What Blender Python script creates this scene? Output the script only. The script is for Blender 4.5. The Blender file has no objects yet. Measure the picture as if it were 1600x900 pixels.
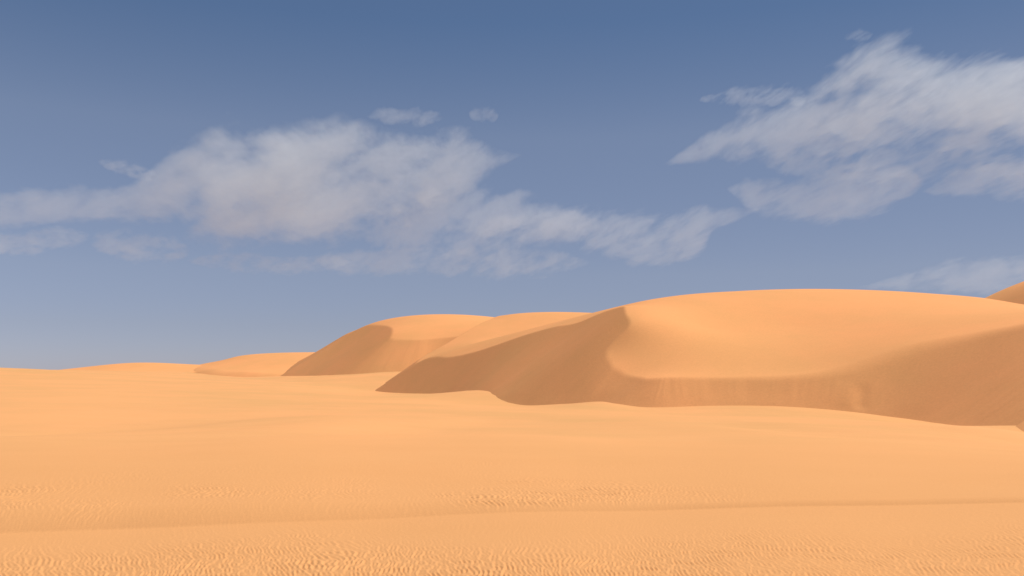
import bpy, math
import numpy as np

# ----------------------------------------------------------------- settings
FPX = 1333.3                       # focal length in pixels of the 1600 px wide photograph
EYE = 1.7
HORIZON = 578.0
PITCH = math.atan((HORIZON - 450.0) / FPX)
SUN_EL, SUN_AZ = 54.0, 70.0        # azimuth clockwise from +Y (the viewing direction)

scene = bpy.context.scene
cam_data = bpy.data.cameras.new("camera")
cam_data.sensor_width = 36.0
cam_data.lens = 36.0 * FPX / 1600.0
cam_data.clip_start, cam_data.clip_end = 0.1, 60000.0
cam = bpy.data.objects.new("camera", cam_data)
cam.location = (0, 0, EYE)
cam.rotation_euler = (math.pi / 2 + PITCH, 0, 0)
scene.collection.objects.link(cam)
scene.camera = cam

# ----------------------------------------------------------------- sky and sun
world = bpy.data.worlds.new("World")
scene.world = world
world.use_nodes = True
wn = world.node_tree
wn.nodes.clear()
sky = wn.nodes.new("ShaderNodeTexSky")
sky.sky_type = 'NISHITA'
sky.sun_disc = False
sky.sun_elevation = math.radians(SUN_EL)
sky.sun_rotation = math.radians(SUN_AZ)
sky.altitude = 3000.0
sky.air_density = 1.0
sky.dust_density = 0.6
sky.ozone_density = 4.0
bg = wn.nodes.new("ShaderNodeBackground")
bg.inputs["Strength"].default_value = 0.080
wo = wn.nodes.new("ShaderNodeOutputWorld")
# dusty desert air greys the lower sky a little
wg = wn.nodes.new("ShaderNodeNewGeometry")
wsep = wn.nodes.new("ShaderNodeSeparateXYZ")
wneg = wn.nodes.new("ShaderNodeMath"); wneg.operation = 'MULTIPLY'; wneg.inputs[1].default_value = -1.0
wramp = wn.nodes.new("ShaderNodeValToRGB")
wn.links.new(wg.outputs["Incoming"], wsep.inputs[0])
wn.links.new(wsep.outputs["Z"], wneg.inputs[0])
wn.links.new(wneg.outputs[0], wramp.inputs[0])
cr = wramp.color_ramp
stops = [(0.0, (0.58, 0.535, 0.69)), (0.05, (0.80, 0.63, 0.655)), (0.11, (1.08, 0.80, 0.72)), (0.266, (1.36, 1.04, 0.87)), (0.386, (0.96, 0.92, 0.87)), (1.0, (1, 1, 1))]
cr.elements[0].position, cr.elements[1].position = stops[0][0], stops[-1][0]
for p, c in stops[1:-1]: cr.elements.new(p)
for e, (p, c) in zip(cr.elements, stops): e.color = (*c, 1)
wmul = wn.nodes.new("ShaderNodeMix"); wmul.data_type = 'RGBA'; wmul.blend_type = 'MULTIPLY'; wmul.inputs["Factor"].default_value = 1.0
wn.links.new(sky.outputs[0], wmul.inputs[6])
wn.links.new(wramp.outputs[0], wmul.inputs[7])
# and evens out the brighter side towards the sun
wmr = wn.nodes.new("ShaderNodeMapRange")
wmr.inputs["To Min"].default_value, wmr.inputs["To Max"].default_value = 1.13, 0.76
wn.links.new(wsep.outputs["X"], wmr.inputs["Value"])
wmr.inputs["From Min"].default_value, wmr.inputs["From Max"].default_value = 0.65, -0.65   # Incoming points back at the viewer
wsc = wn.nodes.new("ShaderNodeVectorMath"); wsc.operation = 'SCALE'
wn.links.new(wmul.outputs[2], wsc.inputs[0]); wn.links.new(wmr.outputs[0], wsc.inputs["Scale"])
wn.links.new(wsc.outputs[0], bg.inputs["Color"])
wn.links.new(bg.outputs[0], wo.inputs["Surface"])

el, az = math.radians(SUN_EL), math.radians(SUN_AZ)
SUN = np.array([math.cos(el) * math.sin(az), math.cos(el) * math.cos(az), math.sin(el)])
sun_data = bpy.data.lights.new("sun", 'SUN')
sun_data.energy = 4.0
sun_data.angle = math.radians(0.5)
sun_data.color = (1.0, 0.96, 0.90)
sun = bpy.data.objects.new("sun", sun_data)
sun.rotation_euler = (-(math.pi / 2 - el), 0, -az)
sun.location = (300, 60, 300)
scene.collection.objects.link(sun)

vs = scene.view_settings
vs.view_transform = 'Standard'
vs.look = 'None'
vs.exposure = 0.36
vs.gamma = 1.0
vs.use_curve_mapping = False
cy = scene.cycles
cy.use_denoising = True
cy.max_bounces = 6
cy.diffuse_bounces = 4
cy.volume_bounces = 2
cy.volume_max_steps = 64
cy.volume_step_rate = 1.0

# ----------------------------------------------------------------- small numeric helpers
def px(x, y, d):
    """World point seen at photo pixel (x, y) whose distance along +Y is d."""
    x, y, d = (np.asarray(v, float) for v in (x, y, d))
    u, v = (x - 800.0) / FPX, (450.0 - y) / FPX
    c, s = math.cos(PITCH), math.sin(PITCH)
    ry, rz = c - v * s, s + v * c
    t = d / ry
    return np.stack(np.broadcast_arrays(u * t, d, EYE + rz * t), -1)

def pts(rows):
    a = np.array(rows, float)
    return px(a[:, 0], a[:, 1], a[:, 2])

def sstep(a, b, x):
    t = np.clip((x - a) / (b - a), 0, 1)
    return t * t * (3 - 2 * t)

def vnoise(x, y, seed=0):
    """Smooth value noise in [-1, 1] on arrays."""
    rng = np.random.RandomState(seed)
    tab = rng.rand(256, 256) * 2 - 1
    xi, yi = np.floor(x).astype(np.int64), np.floor(y).astype(np.int64)
    fx, fy = x - xi, y - yi
    fx, fy = fx ** 3 * (fx * (6 * fx - 15) + 10), fy ** 3 * (fy * (6 * fy - 15) + 10)
    g = lambda a, b: tab[a & 255, b & 255]
    return ((g(xi, yi) * (1 - fx) + g(xi + 1, yi) * fx) * (1 - fy)
            + (g(xi, yi + 1) * (1 - fx) + g(xi + 1, yi + 1) * fx) * fy)

def fbm(x, y, seed=0, octaves=4):
    out, amp = 0, 1.0
    for k in range(octaves):
        out = out + amp * vnoise(x * 2 ** k + 17.3 * k, y * 2 ** k + 5.1 * k, seed + k)
        amp *= 0.5
    return out

class Plate:
    """Thin plate spline z(X, Y) through scattered points (distances optionally log-warped)."""
    def __init__(self, P, warp=None, lam=0.0):
        self.warp = warp
        A = self.w(P[:, 0], P[:, 1])
        n = len(A)
        K = self.k(A, A) + lam * np.eye(n)
        Q = np.hstack([np.ones((n, 1)), A])
        M = np.zeros((n + 3, n + 3))
        M[:n, :n], M[:n, n:], M[n:, :n] = K, Q, Q.T
        self.c = np.linalg.lstsq(M, np.concatenate([P[:, 2], np.zeros(3)]), rcond=None)[0]
        self.A = A
    def w(self, X, Y):
        if self.warp is None:
            return np.stack([X, Y], -1)
        r = np.hypot(X, Y) + self.warp
        a = np.arctan2(X, np.maximum(Y, -1e9))
        return np.stack([a * 2.0, np.log(r)], -1)
    @staticmethod
    def k(B, A):
        d2 = ((B[:, None, :] - A[None, :, :]) ** 2).sum(-1)
        return 0.5 * d2 * np.log(d2 + 1e-12)
    def __call__(self, X, Y):
        sh = np.shape(X)
        B = self.w(np.ravel(X), np.ravel(Y))
        out = np.empty(len(B))
        n = len(self.A)
        for i in range(0, len(B), 60000):
            b = B[i:i + 60000]
            out[i:i + 60000] = self.k(b, self.A) @ self.c[:n] + self.c[n] + b @ self.c[n + 1:]
        return out.reshape(sh)

def smooth_poly(P, n=200):
    """Resample a polyline with a centripetal-ish Catmull-Rom curve."""
    P = np.asarray(P, float)
    E = np.vstack([2 * P[0] - P[1], P, 2 * P[-1] - P[-2]])
    seg = len(P) - 1
    out = []
    for i in range(seg):
        m = max(3, int(n / seg))
        p0, p1, p2, p3 = E[i], E[i + 1], E[i + 2], E[i + 3]
        l0, l1, l2 = [np.sqrt(np.linalg.norm(q - p) + 1e-6) for p, q in ((p0, p1), (p1, p2), (p2, p3))]
        m1 = (p1 - p0) / l0 - (p2 - p0) / (l0 + l1) + (p2 - p1) / l1
        m2 = (p2 - p1) / l1 - (p3 - p1) / (l1 + l2) + (p3 - p2) / l2
        m1, m2 = m1 * l1, m2 * l1
        t = np.linspace(0, 1, m, endpoint=False)[:, None]
        out.append((2 * t**3 - 3 * t**2 + 1) * p1 + (t**3 - 2 * t**2 + t) * m1
                   + (-2 * t**3 + 3 * t**2) * p2 + (t**3 - t**2) * m2)
    out.append(P[-1:])
    return np.vstack(out)

def signed_dist(X, Y, C):
    """Signed distance (positive left of travel) to open polyline C (n,2), and arc length of the nearest point."""
    sh = np.shape(X)
    x, y = np.ravel(X), np.ravel(Y)
    a, b = C[:-1], C[1:]
    e = b - a
    L2 = (e ** 2).sum(1) + 1e-12
    acc = np.concatenate([[0], np.cumsum(np.sqrt(L2))])[:-1]
    D, S = np.empty(len(x)), np.empty(len(x))
    for i in range(0, len(x), 20000):
        qx, qy = x[i:i + 20000, None] - a[:, 0], y[i:i + 20000, None] - a[:, 1]
        t = np.clip((qx * e[:, 0] + qy * e[:, 1]) / L2, 0, 1)
        dx, dy = qx - t * e[:, 0], qy - t * e[:, 1]
        d2 = dx * dx + dy * dy
        j = d2.argmin(1)
        r = np.arange(len(j))
        cr = e[j, 0] * dy[r, j] - e[j, 1] * dx[r, j]
        D[i:i + 20000] = np.sqrt(d2[r, j]) * np.sign(cr)
        S[i:i + 20000] = acc[j] + t[r, j] * np.sqrt(L2[j])
    return D.reshape(sh), S.reshape(sh)

def smin(a, b, k):
    h = np.clip(0.5 + 0.5 * (b - a) / k, 0, 1)
    return b * (1 - h) + a * h - k * h * (1 - h)

# ----------------------------------------------------------------- sand ground: control points
BASE_MAIN = [(587, 611, 300), (650, 613.5, 268), (700, 614, 243), (726, 612, 227), (745, 609.5, 213), (762, 609, 203),
             (771, 617, 190), (786, 627.5, 176), (809, 632, 166), (850, 633, 157), (884, 631, 152), (905, 628, 149.5),
             (940, 627.5, 146), (966, 632.5, 141), (1000, 636, 138), (1035, 637, 136.5), (1100, 634.5, 135.5),
             (1165, 632.5, 134), (1220, 635, 132), (1280, 640, 129.5), (1340, 644, 126.5), (1375, 647.5, 124), (1425, 656, 119),
             (1475, 663, 111), (1525, 666.5, 102), (1585, 668, 92), (1680, 672, 82), (1850, 682, 72), (2150, 697, 62)]
BASE_BACK = [(437, 588, 520), (470, 587.5, 487), (500, 586.8, 452), (522, 586, 434), (545, 585, 424), (570, 583.5, 419), (600, 581.5, 416), (640, 580, 414), (685, 578, 413), (712, 576.5, 402), (740, 575, 385), (780, 574, 370)]
BASE_LOW = [(285, 579.5, 640), (310, 583, 590), (345, 587, 555), (390, 589.5, 540), (437, 589, 535), (520, 588, 530)]
BASE_FAR = [(132, 578.5, 620), (180, 579.5, 610), (240, 580, 605), (300, 580.5, 602), (360, 581, 600)]

ground_rows = []
for x in (-700, -200, 200, 600, 1000, 1400, 1800, 2300):
    for d, z in ((0.3, 0), (4, 0), (8, 0), (12, 0.0)):
        ground_rows.append(((x - 800) / FPX * d, d, z))
for a in range(60, 301, 30):                                  # round the camera, behind it
    for r, z in ((6, 0), (40, -.5), (300, -4), (3000, -6)):
        ground_rows.append((r * math.sin(math.radians(a)), r * math.cos(math.radians(a)), z))
def rel(x, d, below):                                         # ground seen `below` px under the horizon
    p = px(x, HORIZON + below, d); ground_rows.append(tuple(p))
for x, b22, b45 in ((-600, 113, 89), (0, 113, 89), (400, 113, 89), (800, 113, 89), (1200, 116, 93), (1600, 127, 113), (2100, 150, 137)):
    rel(x, 22, b22); rel(x, 45, b45)
for x, rows in ((-500, ((80, 50), (140, 20), (250, 4), (400, -3))), (0, ((80, 57), (140, 27), (230, 9), (330, -3.4), (460, -1))),
                (200, ((80, 62), (140, 35), (240, 17), (400, 6), (500, 3))),
                (450, ((80, 66), (140, 46), (230, 29), (300, 21.5), (400, 14))),
                (700, ((80, 70), (130, 55), (180, 44))), (1000, ((80, 73),)), (1300, ((80, 78),)), (1600, ((62, 104),)), (2100, ((60, 128),))):
    for d, b in rows: rel(x, d, b)
BASE_TIP = [(1587, 666, 84), (1600, 674.5, 78), (1640, 690, 70), (1720, 710, 62), (1850, 735, 54)]
for base in (BASE_MAIN, BASE_BACK, BASE_LOW, BASE_FAR, BASE_TIP):
    ground_rows += [tuple(p) for p in pts(base[::2] if len(base) > 12 else base)]
ground_rows += [tuple(p) for p in pts([(640, 600, 330), (690, 594, 350)])]
for x in (-1500, -500, 100, 400, 800, 1300, 2000, 3000):
    rel(x, 900, 6); rel(x, 2500, 4.5); rel(x, 9000, 1.6)
ground_plate = Plate(np.array(ground_rows), warp=18.0, lam=1e-4)

# ripple tile: band-passed noise from its spectrum, so crests fork and join as wind ripples do
RT, RL = 2048, 24.0
def ripple_tile():
    rng = np.random.RandomState(4)
    f = np.fft.fftfreq(RT, RL / RT) * 2 * np.pi
    kx, ky = np.meshgrid(f, f)
    def band(lam, direction, spread, width):
        k0 = 2 * np.pi / lam
        kr = np.hypot(kx, ky) + 1e-9
        dang = np.arctan2(ky, kx) - direction
        dang = np.abs((dang + np.pi / 2) % np.pi - np.pi / 2)
        S = np.exp(-((kr - k0) / (width * k0)) ** 2) * np.exp(-(dang / spread) ** 2)
        h = np.fft.ifft2(np.fft.fft2(rng.randn(RT, RT)) * S).real
        return h / h.std()
    h = band(0.092, 0.0, math.radians(25), 0.19) + 0.5 * band(0.064, 0.0, math.radians(42), 0.3)
    return np.tanh(h * 0.8)
RIPPLE = ripple_tile()
def ripples(X, Y):
    # crest lines swing from lying well left of the view on the left to slightly right of it on the right
    wx = (X + 0.316 * Y) * (8.0 / np.maximum(Y, 3.0)) ** 0.62
    wx = wx + 0.09 * vnoise(X * 1.5, Y * 1.5, 31) + 0.22 * vnoise(X * 0.3, Y * 0.3, 33)
    wy = Y + 0.10 * vnoise(X * 0.9 + 40, Y * 0.9, 32)
    return ripple_look(wx - 0.022 * ripple_look(wx, wy), wy)      # leaned over: a short steep lee side, a long back
def ripple_look(wx, wy):
    u, v = (wx / RL * RT) % RT, (wy / RL * RT) % RT
    i, j = np.floor(u).astype(int), np.floor(v).astype(int)
    fu, fv = u - i, v - j
    g = lambda a, b: RIPPLE[b % RT, a % RT]
    return (g(i, j) * (1 - fu) + g(i + 1, j) * fu) * (1 - fv) + (g(i, j + 1) * (1 - fu) + g(i + 1, j + 1) * fu) * fv

# the plate is looked up in a bicubic table over the sector in front of the camera (the spline itself is slow)
TA, TR = 0.95, (0.04, 15000.0)
TN, TM = 420, 460
_ta = np.linspace(-TA, TA, TN)
_tl = np.linspace(math.log(TR[0] + 18.0), math.log(TR[1] + 18.0), TM)
_a, _l = np.meshgrid(_ta, _tl)
_r = np.exp(_l) - 18.0
TABLE = ground_plate(_r * np.sin(_a), _r * np.cos(_a))
def ground_smooth(X, Y):
    sh = np.shape(X)
    X, Y = np.ravel(X), np.ravel(Y)
    a = np.arctan2(X, Y); l = np.log(np.hypot(X, Y) + 18.0)
    u = (a + TA) / (2 * TA) * (TN - 1); v = (l - _tl[0]) / (_tl[-1] - _tl[0]) * (TM - 1)
    out = np.empty(len(X))
    inside = (np.abs(a) < TA - 0.01)
    if (~inside).any(): out[~inside] = ground_plate(X[~inside], Y[~inside])
    u, v = u[inside], np.clip(v[inside], 1.0, TM - 2.001)
    i, j = np.clip(np.floor(u).astype(int), 1, TN - 3), np.clip(np.floor(v).astype(int), 1, TM - 3)
    fu, fv = u - i, v - j
    def w(t): return (-.5*t + t*t - .5*t**3, 1 - 2.5*t*t + 1.5*t**3, .5*t + 2*t*t - 1.5*t**3, -.5*t*t + .5*t**3)
    wu, wv = w(fu), w(fv)
    z = 0
    for q in range(4):
        z = z + wv[q] * sum(wu[p] * TABLE[j + q - 1, i + p - 1] for p in range(4))
    out[inside] = z
    r = np.hypot(X, Y)
    out = out + (0.20 * fbm(X * 0.016, Y * 0.03, 65, 3) * sstep(25, 80, r) + 0.50 * vnoise(X * 0.085 + 3, Y * 0.017, 66) * sstep(18, 50, r)
                 + 0.10 * vnoise(X * 0.22, Y * 0.05, 67) * sstep(12, 40, r)) * (1 - sstep(48, 90, r))
    return out.reshape(sh)

def ground_detail(X, Y):
    """Terrace, undulation and ripples that sit on the smooth ground."""
    r = np.hypot(X, Y)
    xp = 800 + FPX * X / np.maximum(Y, 0.5)                   # bearing, as a number along the terrace
    front = np.where(Y > 0.5, 1.0, 0.0)
    dr = np.interp(xp, [-600, 0, 400, 800, 1200, 1600, 2400], [8.2, 9.05, 9.6, 10.3, 10.75, 11.15, 11.7]) + 0.025 * vnoise(X * 1.1, Y * 0.2, 51)
    wd = np.interp(xp, [-600, 0, 500, 900, 1100, 1600], [0.8, 0.65, 0.6, 0.35, 0.22, 0.22])
    hh = np.interp(xp, [-600, 0, 500, 900, 1100, 1600], [0.18, 0.17, 0.13, 0.06, 0.055, 0.05])
    t = np.clip((Y - dr) / wd, 0, 1)
    prof = 1 - (1 - t) ** 2                                   # sharp foot, rounded top
    z = front * hh * prof * (1 - sstep(14, 30, Y))
    z = z + front * 0.05 * fbm(X * 0.08, Y * 0.16, 61, 3) * sstep(11, 30, r)
    # ripple strength
    yp = HORIZON + FPX * EYE / np.maximum(Y, 0.5)
    near = 1 - sstep(7.4, 9.2, Y + 0.45 * fbm(X * 0.5, Y * 0.5, 71, 3) + np.interp(xp, [0, 500, 1600], [0.4, 0.0, -0.6]))
    band = sstep(0.0, 0.3, Y - dr) * (1 - sstep(1.0, 4.5, Y - dr + 1.2 * fbm(X * 0.4, Y * 0.4, 73, 3))) * (1 - sstep(950, 1250, xp))
    patch = 0.5 + 0.5 * np.clip(0.5 + 0.7 * fbm(X * 0.7, Y * 0.7, 75, 3), 0, 1)
    amp = 0.0080 * near * (0.45 + 0.55 * patch) + 0.0095 * band * patch * np.clip(0.4 + 0.8 * fbm(X * 0.8 + 9, Y * 0.8, 77, 2), 0.1, 1.2) + 0.0006
    amp = amp * (1 - sstep(16, 34, r)) * front
    m = amp > 1e-5
    rip = np.zeros_like(z)
    rip[m] = ripples(X[m], Y[m]) * amp[m]
    return z + rip

# ----------------------------------------------------------------- sand material
def sand_material(name, tint=(1, 1, 1), near=False):
    m = bpy.data.materials.new(name)
    m.use_nodes = True
    nt = m.node_tree
    nt.nodes.clear()
    N, Lk = nt.nodes.new, nt.links.new
    out = N("ShaderNodeOutputMaterial"); b = N("ShaderNodeBsdfPrincipled")
    b.inputs["Roughness"].default_value = 0.95
    b.inputs["Specular IOR Level"].default_value = 0.05
    geo = N("ShaderNodeNewGeometry")
    def noise(scale, detail, stretch=(1, 1, 1)):
        mp = N("ShaderNodeMapping"); mp.inputs["Scale"].default_value = stretch
        Lk(geo.outputs["Position"], mp.inputs["Vector"])
        n = N("ShaderNodeTexNoise"); n.inputs["Scale"].default_value = scale; n.inputs["Detail"].default_value = detail
        n.inputs["Roughness"].default_value = 0.6
        Lk(mp.outputs[0], n.inputs["Vector"])
        return n.outputs["Fac"]
    def mix(fac, a, c, lo, hi):
        mr = N("ShaderNodeMapRange"); mr.inputs["From Min"].default_value = lo; mr.inputs["From Max"].default_value = hi
        Lk(fac, mr.inputs["Value"])
        x = N("ShaderNodeMix"); x.data_type = 'RGBA'
        Lk(mr.outputs[0], x.inputs["Factor"])
        for v, s in ((a, x.inputs[6]), (c, x.inputs[7])):
            if isinstance(v, tuple): s.default_value = (*[q * t for q, t in zip(v, tint)], 1)
            else: Lk(v, s)
        return x.outputs[2]
    c = mix(noise(0.035, 4, (1, 0.6, 1)), SAND_A, SAND_B, 0.36, 0.64)          # broad drifts of paler and redder sand
    if near:
        sx = N("ShaderNodeSeparateXYZ"); Lk(geo.outputs["Position"], sx.inputs[0])
        wob = N("ShaderNodeMath"); wob.operation = 'MULTIPLY_ADD'; wob.inputs[1].default_value = 14.0
        Lk(noise(0.12, 3), wob.inputs[0]); Lk(sx.outputs["Y"], wob.inputs[2])
        c = mix(wob.outputs[0], SAND_D, c, 12.0, 34.0)
    c2 = mix(noise(0.25, 4, (1, 2.0, 1)), SAND_A, SAND_C, 0.3, 0.7)
    half = N("ShaderNodeMix"); half.data_type = 'RGBA'; half.inputs["Factor"].default_value = 0.25
    Lk(c, half.inputs[6]); Lk(c2, half.inputs[7])
    gr = N("ShaderNodeMapRange"); gr.inputs["From Min"].default_value = 0.25; gr.inputs["From Max"].default_value = 0.75
    gr.inputs["To Min"].default_value = 0.93; gr.inputs["To Max"].default_value = 1.07
    Lk(noise(55.0 if near else 3.0, 5), gr.inputs["Value"])
    mul = N("ShaderNodeVectorMath"); mul.operation = 'SCALE'
    Lk(half.outputs[2], mul.inputs[0]); Lk(gr.outputs[0], mul.inputs["Scale"])
    Lk(mul.outputs[0], b.inputs["Base Color"])
    bp = N("ShaderNodeBump"); bp.inputs["Strength"].default_value = 0.35
    bp.inputs["Distance"].default_value = 0.004 if near else 0.05
    Lk(noise(90.0 if near else 2.2, 4), bp.inputs["Height"])
    Lk(bp.outputs[0], b.inputs["Normal"])
    Lk(b.outputs[0], out.inputs["Surface"])
    return m

# dune sand is redder; the plain between the dunes is tanner, and duller in the foreground
SAND_D = (0.61, 0.300, 0.114)
SAND_A, SAND_B, SAND_C = (0.735, 0.350, 0.138), (0.61, 0.324, 0.124), (0.69, 0.318, 0.118)
MAT_GROUND = sand_material("ground_sand", near=True)
SAND_A, SAND_B, SAND_C = (0.80, 0.350, 0.133), (0.70, 0.336, 0.124), (0.76, 0.326, 0.118)
MAT_DUNE = sand_material("dune_sand")

def grid_mesh(name, V, keep, mat):
    """Mesh from an (rows, cols, 3) grid; keep marks the quads that stay."""
    R, C = V.shape[:2]
    idx = np.arange(R * C).reshape(R, C)
    q = np.stack([idx[:-1, :-1], idx[:-1, 1:], idx[1:, 1:], idx[1:, :-1]], -1)[keep]
    used = np.zeros(R * C, bool); used[q.ravel()] = True
    remap = np.cumsum(used) - 1
    v = V.reshape(-1, 3)[used].astype(np.float32)
    q = remap[q].astype(np.int32)
    me = bpy.data.meshes.new(name)
    me.vertices.add(len(v)); me.vertices.foreach_set("co", v.ravel())
    me.loops.add(q.size); me.loops.foreach_set("vertex_index", q.ravel())
    me.polygons.add(len(q)); me.polygons.foreach_set("loop_start", np.arange(0, q.size, 4, dtype=np.int32))
    me.polygons.foreach_set("loop_total", np.full(len(q), 4, np.int32))
    me.polygons.foreach_set("use_smooth", np.ones(len(q), bool))
    me.update(calc_edges=True)
    me.materials.append(mat)
    o = bpy.data.objects.new(name, me)
    scene.collection.objects.link(o)
    return o

def tag(o, label, cat, kind=None, group=None):
    o["label"] = label; o["category"] = cat
    if kind: o["kind"] = kind
    if group: o["group"] = group
    return o

# ----------------------------------------------------------------- the ground sheet
fine = np.linspace(-0.68, 0.68, 1150)
coarse = np.linspace(0.68, 2 * math.pi - 0.68, 90)[1:]
angs = np.concatenate([fine, coarse])
rad = np.concatenate([[0.05, 0.8, 2.0, 3.2, 4.2], np.linspace(5, 13, 330, endpoint=False), np.geomspace(13, 40, 200, endpoint=False),
                      np.geomspace(40, 700, 330, endpoint=False), np.geomspace(700, 14000, 40)])
A, Rr = np.meshgrid(angs, rad)
GX, GY = Rr * np.sin(A), Rr * np.cos(A)
GZ = ground_smooth(GX, GY) + ground_detail(GX, GY)
ground = grid_mesh("ground", np.stack([GX, GY, GZ], -1), np.ones((len(rad) - 1, len(angs) - 1), bool), MAT_GROUND)
tag(ground, "wide rippled orange sand plain in front of the dunes", "sand", "structure")

# ----------------------------------------------------------------- dunes
class Dune:
    """A stoss surface cut by a slip face that rises from the base line at the angle of repose."""
    def __init__(self, base, angle, tail_left, tail_right, k=0.5, flute=0.0, seed=0, angle_curve=None, n=220):
        B = pts(base)
        P = smooth_poly(B[:, :2], n)
        P = np.vstack([np.asarray(tail_left, float), P, np.asarray(tail_right, float)])
        self.C, self.k, self.flute, self.seed = P, k, flute, seed
        self.tan, self.gully, self.round = math.tan(math.radians(angle)), None, None
        self.angle_curve = angle_curve
        self.acc = np.concatenate([[0], np.cumsum(np.linalg.norm(np.diff(P, axis=0), axis=1))])
    def slip(self, X, Y):
        D, S = signed_dist(X, Y, self.C)
        tn = self.tan
        if self.angle_curve is not None:
            xp = 800 + FPX * X / np.maximum(Y, 1)
            tn = np.tan(np.radians(np.interp(xp, *self.angle_curve)))
        z = ground_smooth(X, Y) + tn * D
        if self.round is not None:                            # the face eases off towards a rounded shoulder
            xp = 800 + FPX * X / np.maximum(Y, 1)
            Dp = np.clip(D, 0, 34)
            z = z - self.round[2] * sstep(self.round[0], self.round[1], xp) * (0.5 * Dp * Dp + 34 * np.maximum(D - 34, 0))
        if self.flute:
            f = vnoise(S * 0.22, 0 * S + D * 0.012, self.seed) + 0.6 * vnoise(S * 0.6, D * 0.03, self.seed + 1) + 0.3 * vnoise(S * 1.4, D * 0.05, self.seed + 2)
            z = z + self.flute * f * sstep(0, 3, D)
            if self.gully is not None:                        # one bigger sand slide with a raised lit lip
                q = S - self.gully + 0.18 * D
                z = z + (-0.15 * np.exp(-(q / 0.9) ** 2) + 0.06 * np.exp(-((q + 2.0) / 1.4) ** 2)) * sstep(0.2, 1.5, D) * (1 - sstep(4, 7, D))
        return z
    def hit(self, x, y, d0, d1):
        """First point where the ray through pixel (x, y) meets the slip face."""
        d = np.linspace(d0, d1, 1200)
        P = px(x, y, d)
        fl, self.flute = self.flute, 0.0
        g = P[:, 2] - self.slip(P[:, 0], P[:, 1])
        self.flute = fl
        k = np.nonzero((g[:-1] > 0) & (g[1:] <= 0))[0]
        if len(k) == 0:
            j = int(np.argmin(g)); return P[j], float(g[j])
        j = k[0]; t = g[j] / (g[j] - g[j + 1])
        return P[j] * (1 - t) + P[j + 1] * t, 0.0
    def stoss(self, brink, rows, d0, d1, verbose=False, lift=0):
        Q = []
        for x, y in brink:
            p, miss = self.hit(x, y, d0, d1)
            if verbose: print("brink", x, y, "-> d %.1f z %.1f miss %.2f" % (p[1], p[2], miss))
            if miss < 0.6: Q.append(p + np.array([0, 0, 3.0]) if x < lift else p)
        Q += list(pts(rows))
        self.P = Plate(np.array(Q), lam=1e-3)
    def height(self, X, Y):
        s = self.P(X, Y)
        k = self.k(X, Y) if callable(self.k) else self.k
        return smin(s, self.slip(X, Y), k)

def dune_mesh(name, dn, x0, x1, d0, d1, cols, rows, clip=None, log=True):
    cx = np.linspace(x0, x1, cols)
    dd = np.geomspace(d0, d1, rows) if log else np.linspace(d0, d1, rows)
    Xp, D = np.meshgrid(cx, dd)
    X = (Xp - 800) / FPX * D
    g = ground_smooth(X, D)
    z = dn.height(X, D)
    if clip: z = clip(X, D, z, g)
    z = np.maximum(z, g - 1.2)
    up = z > g - 0.9
    keep = up[:-1, :-1] | up[1:, 1:] | up[:-1, 1:] | up[1:, :-1]
    return grid_mesh(name, np.stack([X, D, z], -1), keep, MAT_DUNE)

# the big dune on the right
b0, b1 = pts(BASE_MAIN[:1])[0], pts(BASE_MAIN[-1:])[0]
main = Dune(BASE_MAIN, 33, [(-150, 900), (-68.5, 420), (-54.8, 340)], [(b1[0] + 80, b1[1] - 30)],
            k=lambda X, Y: np.interp(800 + FPX * X / Y, [600, 960, 1150, 1260, 1340, 1420, 1500, 1600, 1700], [0.15, 0.18, 0.4, 0.8, 1.3, 1.5, 1.0, 0.7, 0.7]),
            flute=0.06, seed=11, n=300, angle_curve=(np.linspace(560, 1600, 60), 33.5 + 2.5 * (1 - sstep(620, 900, np.linspace(560, 1600, 60))) + 2.0 * sstep(1320, 1620, np.linspace(560, 1600, 60))))
main.round = (1300, 1540, 0.0065)
main.gully = float(signed_dist(*[np.array([q]) for q in pts([(1342, 644.2, 126.3)])[0][:2]], main.C)[1][0])
main.stoss([(600, 601.5), (617, 588), (640, 574), (662, 562), (700, 558), (737, 551), (775, 539), (812, 526), (842, 517), (869, 510), (905, 503), (936, 490), (960, 482), (974, 479), (979, 490), (984, 503), (980, 512),
            (970, 522), (960, 532), (948, 547), (950, 562), (960, 575), (985, 586), (1035, 590), (1100, 590), (1200, 589), (1300, 579), (1350, 565),
            (1425, 541), (1500, 526), (1560, 514), (1600, 506), (1700, 488)],
           [(990, 473.5, 212), (1020, 467.5, 220), (1080, 459.5, 238), (1150, 455, 254), (1250, 451.5, 268), (1320, 452, 272), (1400, 455, 272), (1460, 459, 270), (1540, 466, 265), (1600, 476, 258),
            (1750, 500, 244), (2000, 545, 210), (2300, 580, 170),
            (1100, 510, 176), (1240, 510, 180), (1380, 502, 170), (1500, 498, 155),
            (1020, 510, 370), (1250, 495, 380), (1500, 505, 370), (1250, 578, 480), (900, 570, 400), (1600, 570, 460), (760, 584, 360), (1900, 585, 340)],
           95, 420)
o = dune_mesh("dune", main, 560, 2150, 62, 480, 1200, 700)
tag(o, "largest dune, on the right, with a broad smooth lit top above a long fluted slip face", "dune", "structure")

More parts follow.
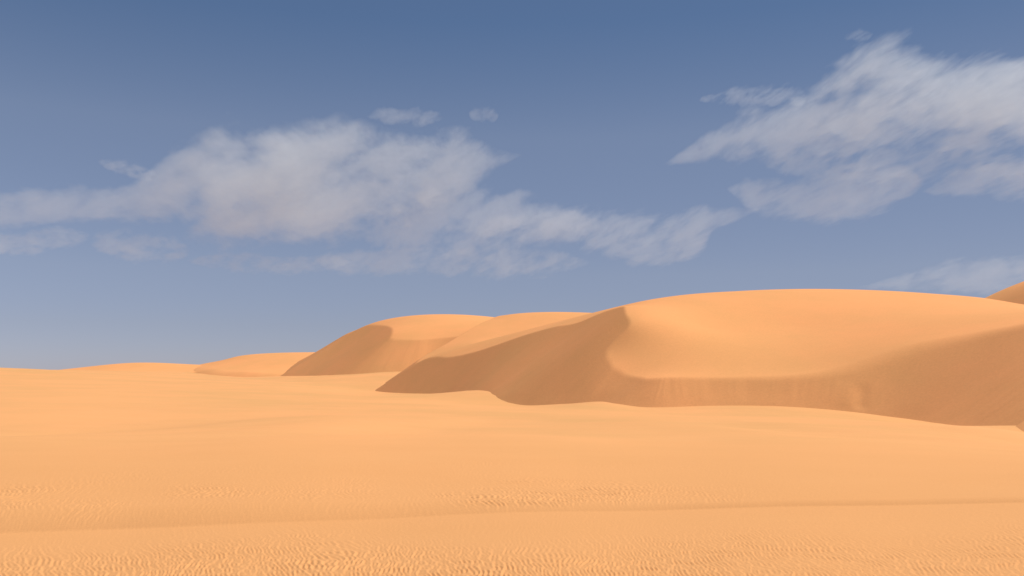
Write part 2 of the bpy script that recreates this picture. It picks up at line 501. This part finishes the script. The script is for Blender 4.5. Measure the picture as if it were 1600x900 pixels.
# the dune behind it, dark on its left flank
b0 = pts(BASE_BACK[:1])[0]
back = Dune(BASE_BACK, 32, [(-345, 1250), (-192, 700), (-159, 580)], [(0, 350), (200, 330)], k=0.35, flute=0.05, seed=21)
back.stoss([(470, 569), (500, 546), (535, 525), (570, 509.5), (590, 508), (610, 511), (613, 520), (612, 529), (640, 531), (680, 529), (720, 525), (745, 521)],
           [(600, 501, 560), (650, 496.5, 575), (700, 494.5, 580), (765, 496, 580), (830, 505, 570), (950, 540, 540), (650, 520, 700), (760, 525, 700), (650, 578, 850), (850, 578, 800), (500, 578, 760), (560, 540, 680)],
           380, 760)
o = dune_mesh("dune", back, 420, 1000, 375, 860, 520, 420)
tag(o, "distant dune left of centre with a dark left flank and a pale rounded top", "dune", "structure")

# the smooth lit dune tucked between those two
class Smooth:
    def __init__(self, rows): self.P = Plate(pts(rows), lam=1e-3)
    def height(self, X, Y): return self.P(X, Y)
class Crested:
    """A smooth lit surface that breaks off along a sharp crest line and falls away to its left."""
    def __init__(self, crest, rows, angle=33, k=0.3):
        E = pts(crest)
        self.C = smooth_poly(E, 120)
        self.P = Plate(np.vstack([E, pts(rows)]), lam=1e-3)
        self.tan, self.k = math.tan(math.radians(angle)), k
        self.acc = np.concatenate([[0], np.cumsum(np.linalg.norm(np.diff(self.C[:, :2], axis=0), axis=1))])
    def height(self, X, Y):
        D, S = signed_dist(X, Y, self.C[:, :2])
        zc = np.interp(S, self.acc, self.C[:, 2])
        return smin(self.P(X, Y), zc - self.tan * D, self.k)    # the crest runs away from the camera: left of travel is the lee
mid = Crested([(690, 625, 270), (660, 602, 306), (648, 586, 328), (650, 567, 338), (668, 553, 350), (695, 538, 364), (715, 526, 376), (741, 511, 394), (752, 505, 404), (765, 499, 420), (790, 497, 470), (840, 500, 560)],
              [(800, 491.5, 424), (850, 488, 426), (900, 488, 428), (930, 489, 430), (1000, 494, 430), (1100, 510, 430),
               (680, 575, 318), (740, 560, 320), (850, 545, 320), (950, 540, 320), (740, 535, 352), (780, 530, 355), (860, 515, 365), (800, 508, 390),
               (850, 510, 540), (950, 510, 520), (850, 578, 700), (1100, 578, 600)])
o = dune_mesh("dune", mid, 560, 1150, 300, 700, 600, 460)
tag(o, "smooth bright dune with a curved crest, tucked between the dark-flanked dune and the largest one", "dune", "structure")

# low dunes on the left skyline
b0 = pts(BASE_LOW[:1])[0]
low = Dune(BASE_LOW, 21, [(-560, 1420), (-290, 745)], [(60, 520)], k=1.6, flute=0.05, seed=41)
low.stoss([(300, 575.5), (330, 578), (352, 581.5), (380, 581)],
          [(330, 567.5, 680), (350, 562.5, 680), (370, 557, 685), (420, 552, 690), (490, 550.5, 690), (560, 551, 690), (650, 560, 680),
           (410, 570, 600), (450, 568, 600), (430, 580, 560), (500, 578, 570), (300, 572, 760), (400, 575, 860), (550, 575, 860)],
          520, 800)
o = dune_mesh("dune", low, 270, 700, 515, 880, 380, 220)
tag(o, "low pale dune just left of the dark-flanked dune, with a faint shaded foot", "dune", "structure")

far = Smooth([(130, 577.5, 640), (160, 571.3, 660), (200, 567.3, 670), (240, 567, 672), (290, 569.8, 672), (330, 571, 670), (400, 574, 665),
              (160, 580, 600), (240, 580, 600), (330, 581, 600), (90, 581, 640), (200, 574, 760), (300, 576, 760), (200, 584, 860), (330, 584, 860), (120, 582, 760)])
o = dune_mesh("dune", far, 80, 520, 590, 880, 300, 160)
tag(o, "lowest and farthest dune, a faint pale swell on the left skyline", "dune", "structure")

# the brown dune peeping over the right shoulder
right = Smooth([(1470, 505, 500), (1540, 465, 476), (1575, 450, 462), (1600, 442, 452), (1680, 415, 424), (1800, 395, 400), (2000, 420, 400),
                (1540, 578, 390), (1640, 565, 340), (1800, 560, 310), (1590, 505, 405), (1800, 480, 540), (1640, 500, 560), (2000, 578, 620), (1600, 590, 660), (1420, 585, 440), (1400, 590, 560)])
o = dune_mesh("dune", right, 1400, 2150, 310, 660, 320, 220)
tag(o, "brown dune peak peeping over the right shoulder of the largest dune", "dune", "structure")

# near slip face whose tip just enters at the right edge
tip = Dune(BASE_TIP, 36, [(130, 220), (56, 95)], [(100, 40)], k=0.3, flute=0.03, seed=51)
tip.stoss([(1592, 660.5), (1600, 654.5), (1640, 632), (1700, 610), (1800, 590)], [(1900, 600, 95), (2100, 600, 95), (1800, 640, 125), (2100, 650, 130), (1700, 660, 108)], 50, 130)
o = dune_mesh("dune", tip, 1560, 2150, 46, 135, 360, 300)
tag(o, "dark near slip face just entering at the right edge below the largest dune", "dune", "structure")

# ----------------------------------------------------------------- clouds: closed bodies of thin vapour, six kilometres off
CLOUD_D = 6000.0
def cloud(label, top, bot, thin=1.0, ragged=1.0, seed=0.0):
    soft = 0.22 if max(abs(b[1] - t[1]) for t, b in zip(top, bot)) < 62 else 0.0     # small clouds are mostly wisps
    T, B = px(*np.array(top, float).T, CLOUD_D), px(*np.array(bot, float).T, CLOUD_D)
    x0, x1 = min(T[0, 0], B[0, 0]), max(T[-1, 0], B[-1, 0])
    n = 40
    u = np.linspace(0, 1, n)
    f = lambda P: np.interp(x0 + u * (x1 - x0), P[:, 0], P[:, 2])
    zt, zb = f(T), f(B)
    sm = lambda q: np.convolve(np.pad(q, 1, mode='edge'), [.25, .5, .25], 'valid')
    zt, zb = sm(zt), sm(zb)
    mid, hz = (zt + zb) / 2, np.maximum((zt - zb) / 2, 3.0)
    grow = 1.4
    hz = hz * grow + 14
    taper = np.sqrt(np.clip(1 - (2 * u - 1) ** 8, 0.0, 1))
    hz = np.maximum(hz * taper, 1.5)
    th = 0.35 * hz + 60
    cx, cz = (x0 + x1) / 2, mid.mean()
    m = 20
    a = np.linspace(0, 2 * np.pi, m, endpoint=False)
    V, F = [], []
    for i in range(n):
        for t in a: V.append((x0 + u[i] * (x1 - x0) - cx, th[i] * taper[i] * math.cos(t) if 0 < i < n - 1 else 0.02 * math.cos(t), mid[i] - cz + hz[i] * math.sin(t)))
    for i in range(n - 1):
        for k in range(m):
            k2 = (k + 1) % m
            F.append((i * m + k, i * m + k2, (i + 1) * m + k2, (i + 1) * m + k))
    F.append(tuple(reversed(range(m)))); F.append(tuple(range((n - 1) * m, n * m)))
    me = bpy.data.meshes.new("cloud"); me.from_pydata(V, [], F); me.update()
    ob = bpy.data.objects.new("cloud", me); ob.location = (cx, CLOUD_D, cz)
    scene.collection.objects.link(ob)
    # density field: an elliptical body along the two outline curves, eaten by slanted noise
    mt = bpy.data.materials.new("cloud_vapour"); mt.use_nodes = True
    nt = mt.node_tree; nt.nodes.clear()
    N, Lk = nt.nodes.new, nt.links.new
    def M(op, p, q=None, r=None, clamp=False):
        nd = N("ShaderNodeMath"); nd.operation = op; nd.use_clamp = clamp
        for s_, v in zip(nd.inputs, (p, q, r)):
            if v is None: continue
            if isinstance(v, (int, float)): s_.default_value = float(v)
            else: Lk(v, s_)
        return nd.outputs[0]
    tc = N("ShaderNodeTexCoord"); sp = N("ShaderNodeSeparateXYZ"); Lk(tc.outputs["Object"], sp.inputs[0])
    uu = M('MULTIPLY_ADD', sp.outputs["X"], 1 / (x1 - x0), 0.5)
    zlo, zhi = (mid - hz).min() - cz - 5, (mid + hz).max() - cz + 5
    def curve(vals, lo, hi):
        c = N("ShaderNodeFloatCurve"); cv = c.mapping.curves[0]
        k = np.arange(0, n, 3); k = np.append(k, n - 1) if k[-1] != n - 1 else k
        cv.points[0].location = (0, (vals[0] - lo) / (hi - lo)); cv.points[1].location = (1, (vals[-1] - lo) / (hi - lo))
        for i in k[1:-1]: cv.points.new(float(u[i]), float((vals[i] - lo) / (hi - lo)))
        for p_ in cv.points: p_.handle_type = 'AUTO_CLAMPED'
        c.mapping.update(); Lk(uu, c.inputs["Value"])
        return M('MULTIPLY_ADD', c.outputs[0], hi - lo, lo)
    zc_ = curve(mid - cz, zlo, zhi); hz_ = curve(hz, 0.0, hz.max() + 5)
    dz = M('DIVIDE', M('SUBTRACT', sp.outputs["Z"], zc_), hz_)
    dy = M('DIVIDE', sp.outputs["Y"], M('MULTIPLY_ADD', hz_, 0.35, 60))
    r = M('SQRT', M('ADD', M('MULTIPLY', dz, dz), M('MULTIPLY', dy, dy)))          # 1 on the mesh skin
    ends = M('MULTIPLY', M('MULTIPLY', uu, M('SUBTRACT', 1.0, uu)), 4.0)
    rot = N("ShaderNodeMapping"); rot.inputs["Rotation"].default_value = (0, math.radians(22), 0)
    rot.inputs["Location"].default_value = (seed * 777, seed * 331, seed * 113)
    Lk(tc.outputs["Object"], rot.inputs["Vector"])
    def field(stretch, scale, detail, rough, dist):
        mp = N("ShaderNodeMapping"); mp.inputs["Scale"].default_value = stretch
        Lk(rot.outputs[0], mp.inputs["Vector"])
        n1 = N("ShaderNodeTexNoise"); n1.inputs["Scale"].default_value = scale; n1.inputs["Detail"].default_value = detail
        n1.inputs["Roughness"].default_value = rough; n1.inputs["Distortion"].default_value = dist
        Lk(mp.outputs[0], n1.inputs["Vector"])
        return M('SUBTRACT', n1.outputs["Fac"], 0.5)
    sc_ = 0.0034 * (330.0 / max(45.0, hz.max())) ** 0.75
    big = field((0.75, 0.2, 1.5), sc_, 9, 0.72, 0.2)
    streak = field((0.6, 0.22, 2.0), sc_ * 2.4, 4, 0.65, 0.2)
    nz = M('MULTIPLY_ADD', big, 3.6 * ragged, M('MULTIPLY', streak, 1.0 * ragged))
    body = M('MINIMUM', M('MULTIPLY_ADD', r, -2.6, 1.95 - soft), 0.75 - soft)                     # falls off outside the outline (r = 0.7)
    fld = M('ADD', nz, body)
    fld = M('ADD', fld, M('MULTIPLY', M('MINIMUM', M('SUBTRACT', ends, 0.3), 0.0), 2.0))
    inside = M('MULTIPLY', M('SUBTRACT', 1.0, r), 5.0, clamp=True)
    dens = M('MULTIPLY', M('MULTIPLY', M('MULTIPLY', fld, 1.4, clamp=True), inside), 0.00145 * thin)
    pv = N("ShaderNodeVolumePrincipled")
    pv.inputs["Color"].default_value = (0.90, 0.98, 1.0, 1); pv.inputs["Anisotropy"].default_value = 0.25
    Lk(dens, pv.inputs["Density"])
    out = N("ShaderNodeOutputMaterial"); Lk(pv.outputs[0], out.inputs["Volume"])
    size = np.mean([x1 - x0, 2 * th.max(), 2 * hz.max()])
    mt.cycles.volume_step_rate = float(max(0.01, 45.0 / (size / 10)))
    me.materials.append(mt)
    return tag(ob, label, "cloud")

cloud("broadest white cloud bank, filling the left half of the sky",
      [(-60, 305), (0, 296), (60, 298), (130, 290), (200, 288), (245, 266), (280, 225), (300, 200), (350, 182), (430, 183), (480, 195), (540, 200), (600, 212), (680, 205), (740, 210), (785, 222), (815, 234)],
      [(-60, 375), (0, 362), (60, 350), (150, 345), (240, 352), (300, 365), (360, 390), (400, 392), (440, 378), (500, 372), (560, 365), (620, 352), (680, 336), (720, 305), (760, 276), (815, 250)], 1.1, 1.25, seed=1)
cloud("small flat cloud tuft under the left end of the broadest cloud bank", [(-50, 368), (30, 362), (110, 352), (145, 364)], [(-50, 400), (60, 396), (145, 376)], 1.2, 1.3, seed=2)
cloud("faint cloud veil below the broadest cloud bank, near the low left tuft", [(140, 365), (200, 356), (260, 362), (300, 388)], [(140, 390), (200, 410), (250, 414), (300, 400)], 1.1, 1.4, seed=3)
cloud("small slanted wisp above the left part of the broadest cloud bank", [(155, 251), (200, 249), (245, 268)], [(155, 258), (200, 277), (245, 288)], 1.1, 1.8, seed=4)
cloud("long low flat cloud above the distant dark-flanked dune", [(480, 396), (540, 388), (620, 383), (700, 381), (800, 382), (870, 388), (930, 406)], [(480, 408), (540, 436), (640, 430), (780, 441), (850, 434), (930, 418)], 0.9, seed=5)
cloud("ragged middle cloud above the left shoulder of the largest dune", [(700, 348), (760, 340), (850, 330), (930, 324), (1000, 333), (1100, 328), (1190, 318)], [(700, 364), (780, 374), (880, 378), (940, 402), (1000, 413), (1090, 410), (1110, 360), (1190, 332)], 0.9, seed=6)
cloud("large white cloud at upper right, with a pointed left end",
      [(1025, 264), (1060, 238), (1110, 200), (1170, 165), (1215, 168), (1250, 150), (1290, 120), (1330, 88), (1375, 68), (1440, 78), (1500, 92), (1550, 84), (1620, 92), (1720, 110)],
      [(1025, 270), (1080, 254), (1150, 250), (1250, 252), (1330, 240), (1430, 238), (1520, 237), (1620, 242), (1720, 244)], 1.1, 1.2, seed=7)
cloud("thin streak beside the upper left edge of the large right cloud", [(1090, 152), (1150, 140), (1200, 134), (1265, 138)], [(1090, 160), (1150, 164), (1200, 166), (1265, 164)], 0.90, 1.6, seed=8)
cloud("mid-sized cloud hanging beneath the large upper right cloud", [(1135, 288), (1200, 270), (1240, 284), (1290, 268), (1410, 252), (1445, 272)], [(1135, 300), (1180, 336), (1240, 342), (1330, 342), (1400, 324), (1445, 302)], 0.9, seed=9)
cloud("flat cloud at the right edge under the large upper right cloud", [(1440, 296), (1500, 264), (1560, 248), (1640, 248), (1740, 255)], [(1440, 304), (1520, 307), (1600, 310), (1740, 312)], 0.9, seed=10)
cloud("pale low cloud just above the right end of the largest dune", [(1340, 446), (1400, 432), (1480, 410), (1560, 402), (1640, 398), (1740, 398)], [(1340, 452), (1450, 457), (1560, 460), (1640, 462), (1740, 466)], 0.7, seed=11)
cloud("thin dashed wisp above the right part of the broadest cloud bank", [(560, 174), (620, 168), (700, 176)], [(560, 180), (640, 198), (700, 188)], 0.9, 1.8, seed=24)
cloud("tiny square-ended puff just right of the dashed wisp", [(732, 174), (755, 166), (780, 174)], [(732, 182), (755, 191), (780, 184)], 0.8, 1.9, seed=21)
cloud("tiny lone puff near the top of the sky, above the large right cloud", [(1318, 54), (1340, 47), (1362, 53)], [(1318, 58), (1340, 64), (1362, 58)], 0.7, 1.9, seed=23)
cloud("faint wide veil between the broadest cloud bank and the ragged middle cloud", [(560, 330), (640, 300), (740, 285), (860, 318), (960, 345)], [(560, 395), (680, 400), (800, 395), (880, 385), (960, 365)], 0.75, 1.3, seed=15)
cloud("faint veil of vapour joining the upper right cloud to the one beneath it", [(1180, 240), (1280, 225), (1400, 225), (1520, 235), (1640, 245)], [(1180, 262), (1280, 285), (1400, 285), (1520, 280), (1640, 275)], 0.75, 1.3, seed=16)
cloud("faint shreds of vapour under the middle of the broadest cloud bank", [(290, 402), (360, 394), (440, 400), (520, 398), (560, 410)], [(290, 412), (360, 424), (440, 428), (520, 424), (560, 416)], 0.9, 1.4, seed=17)
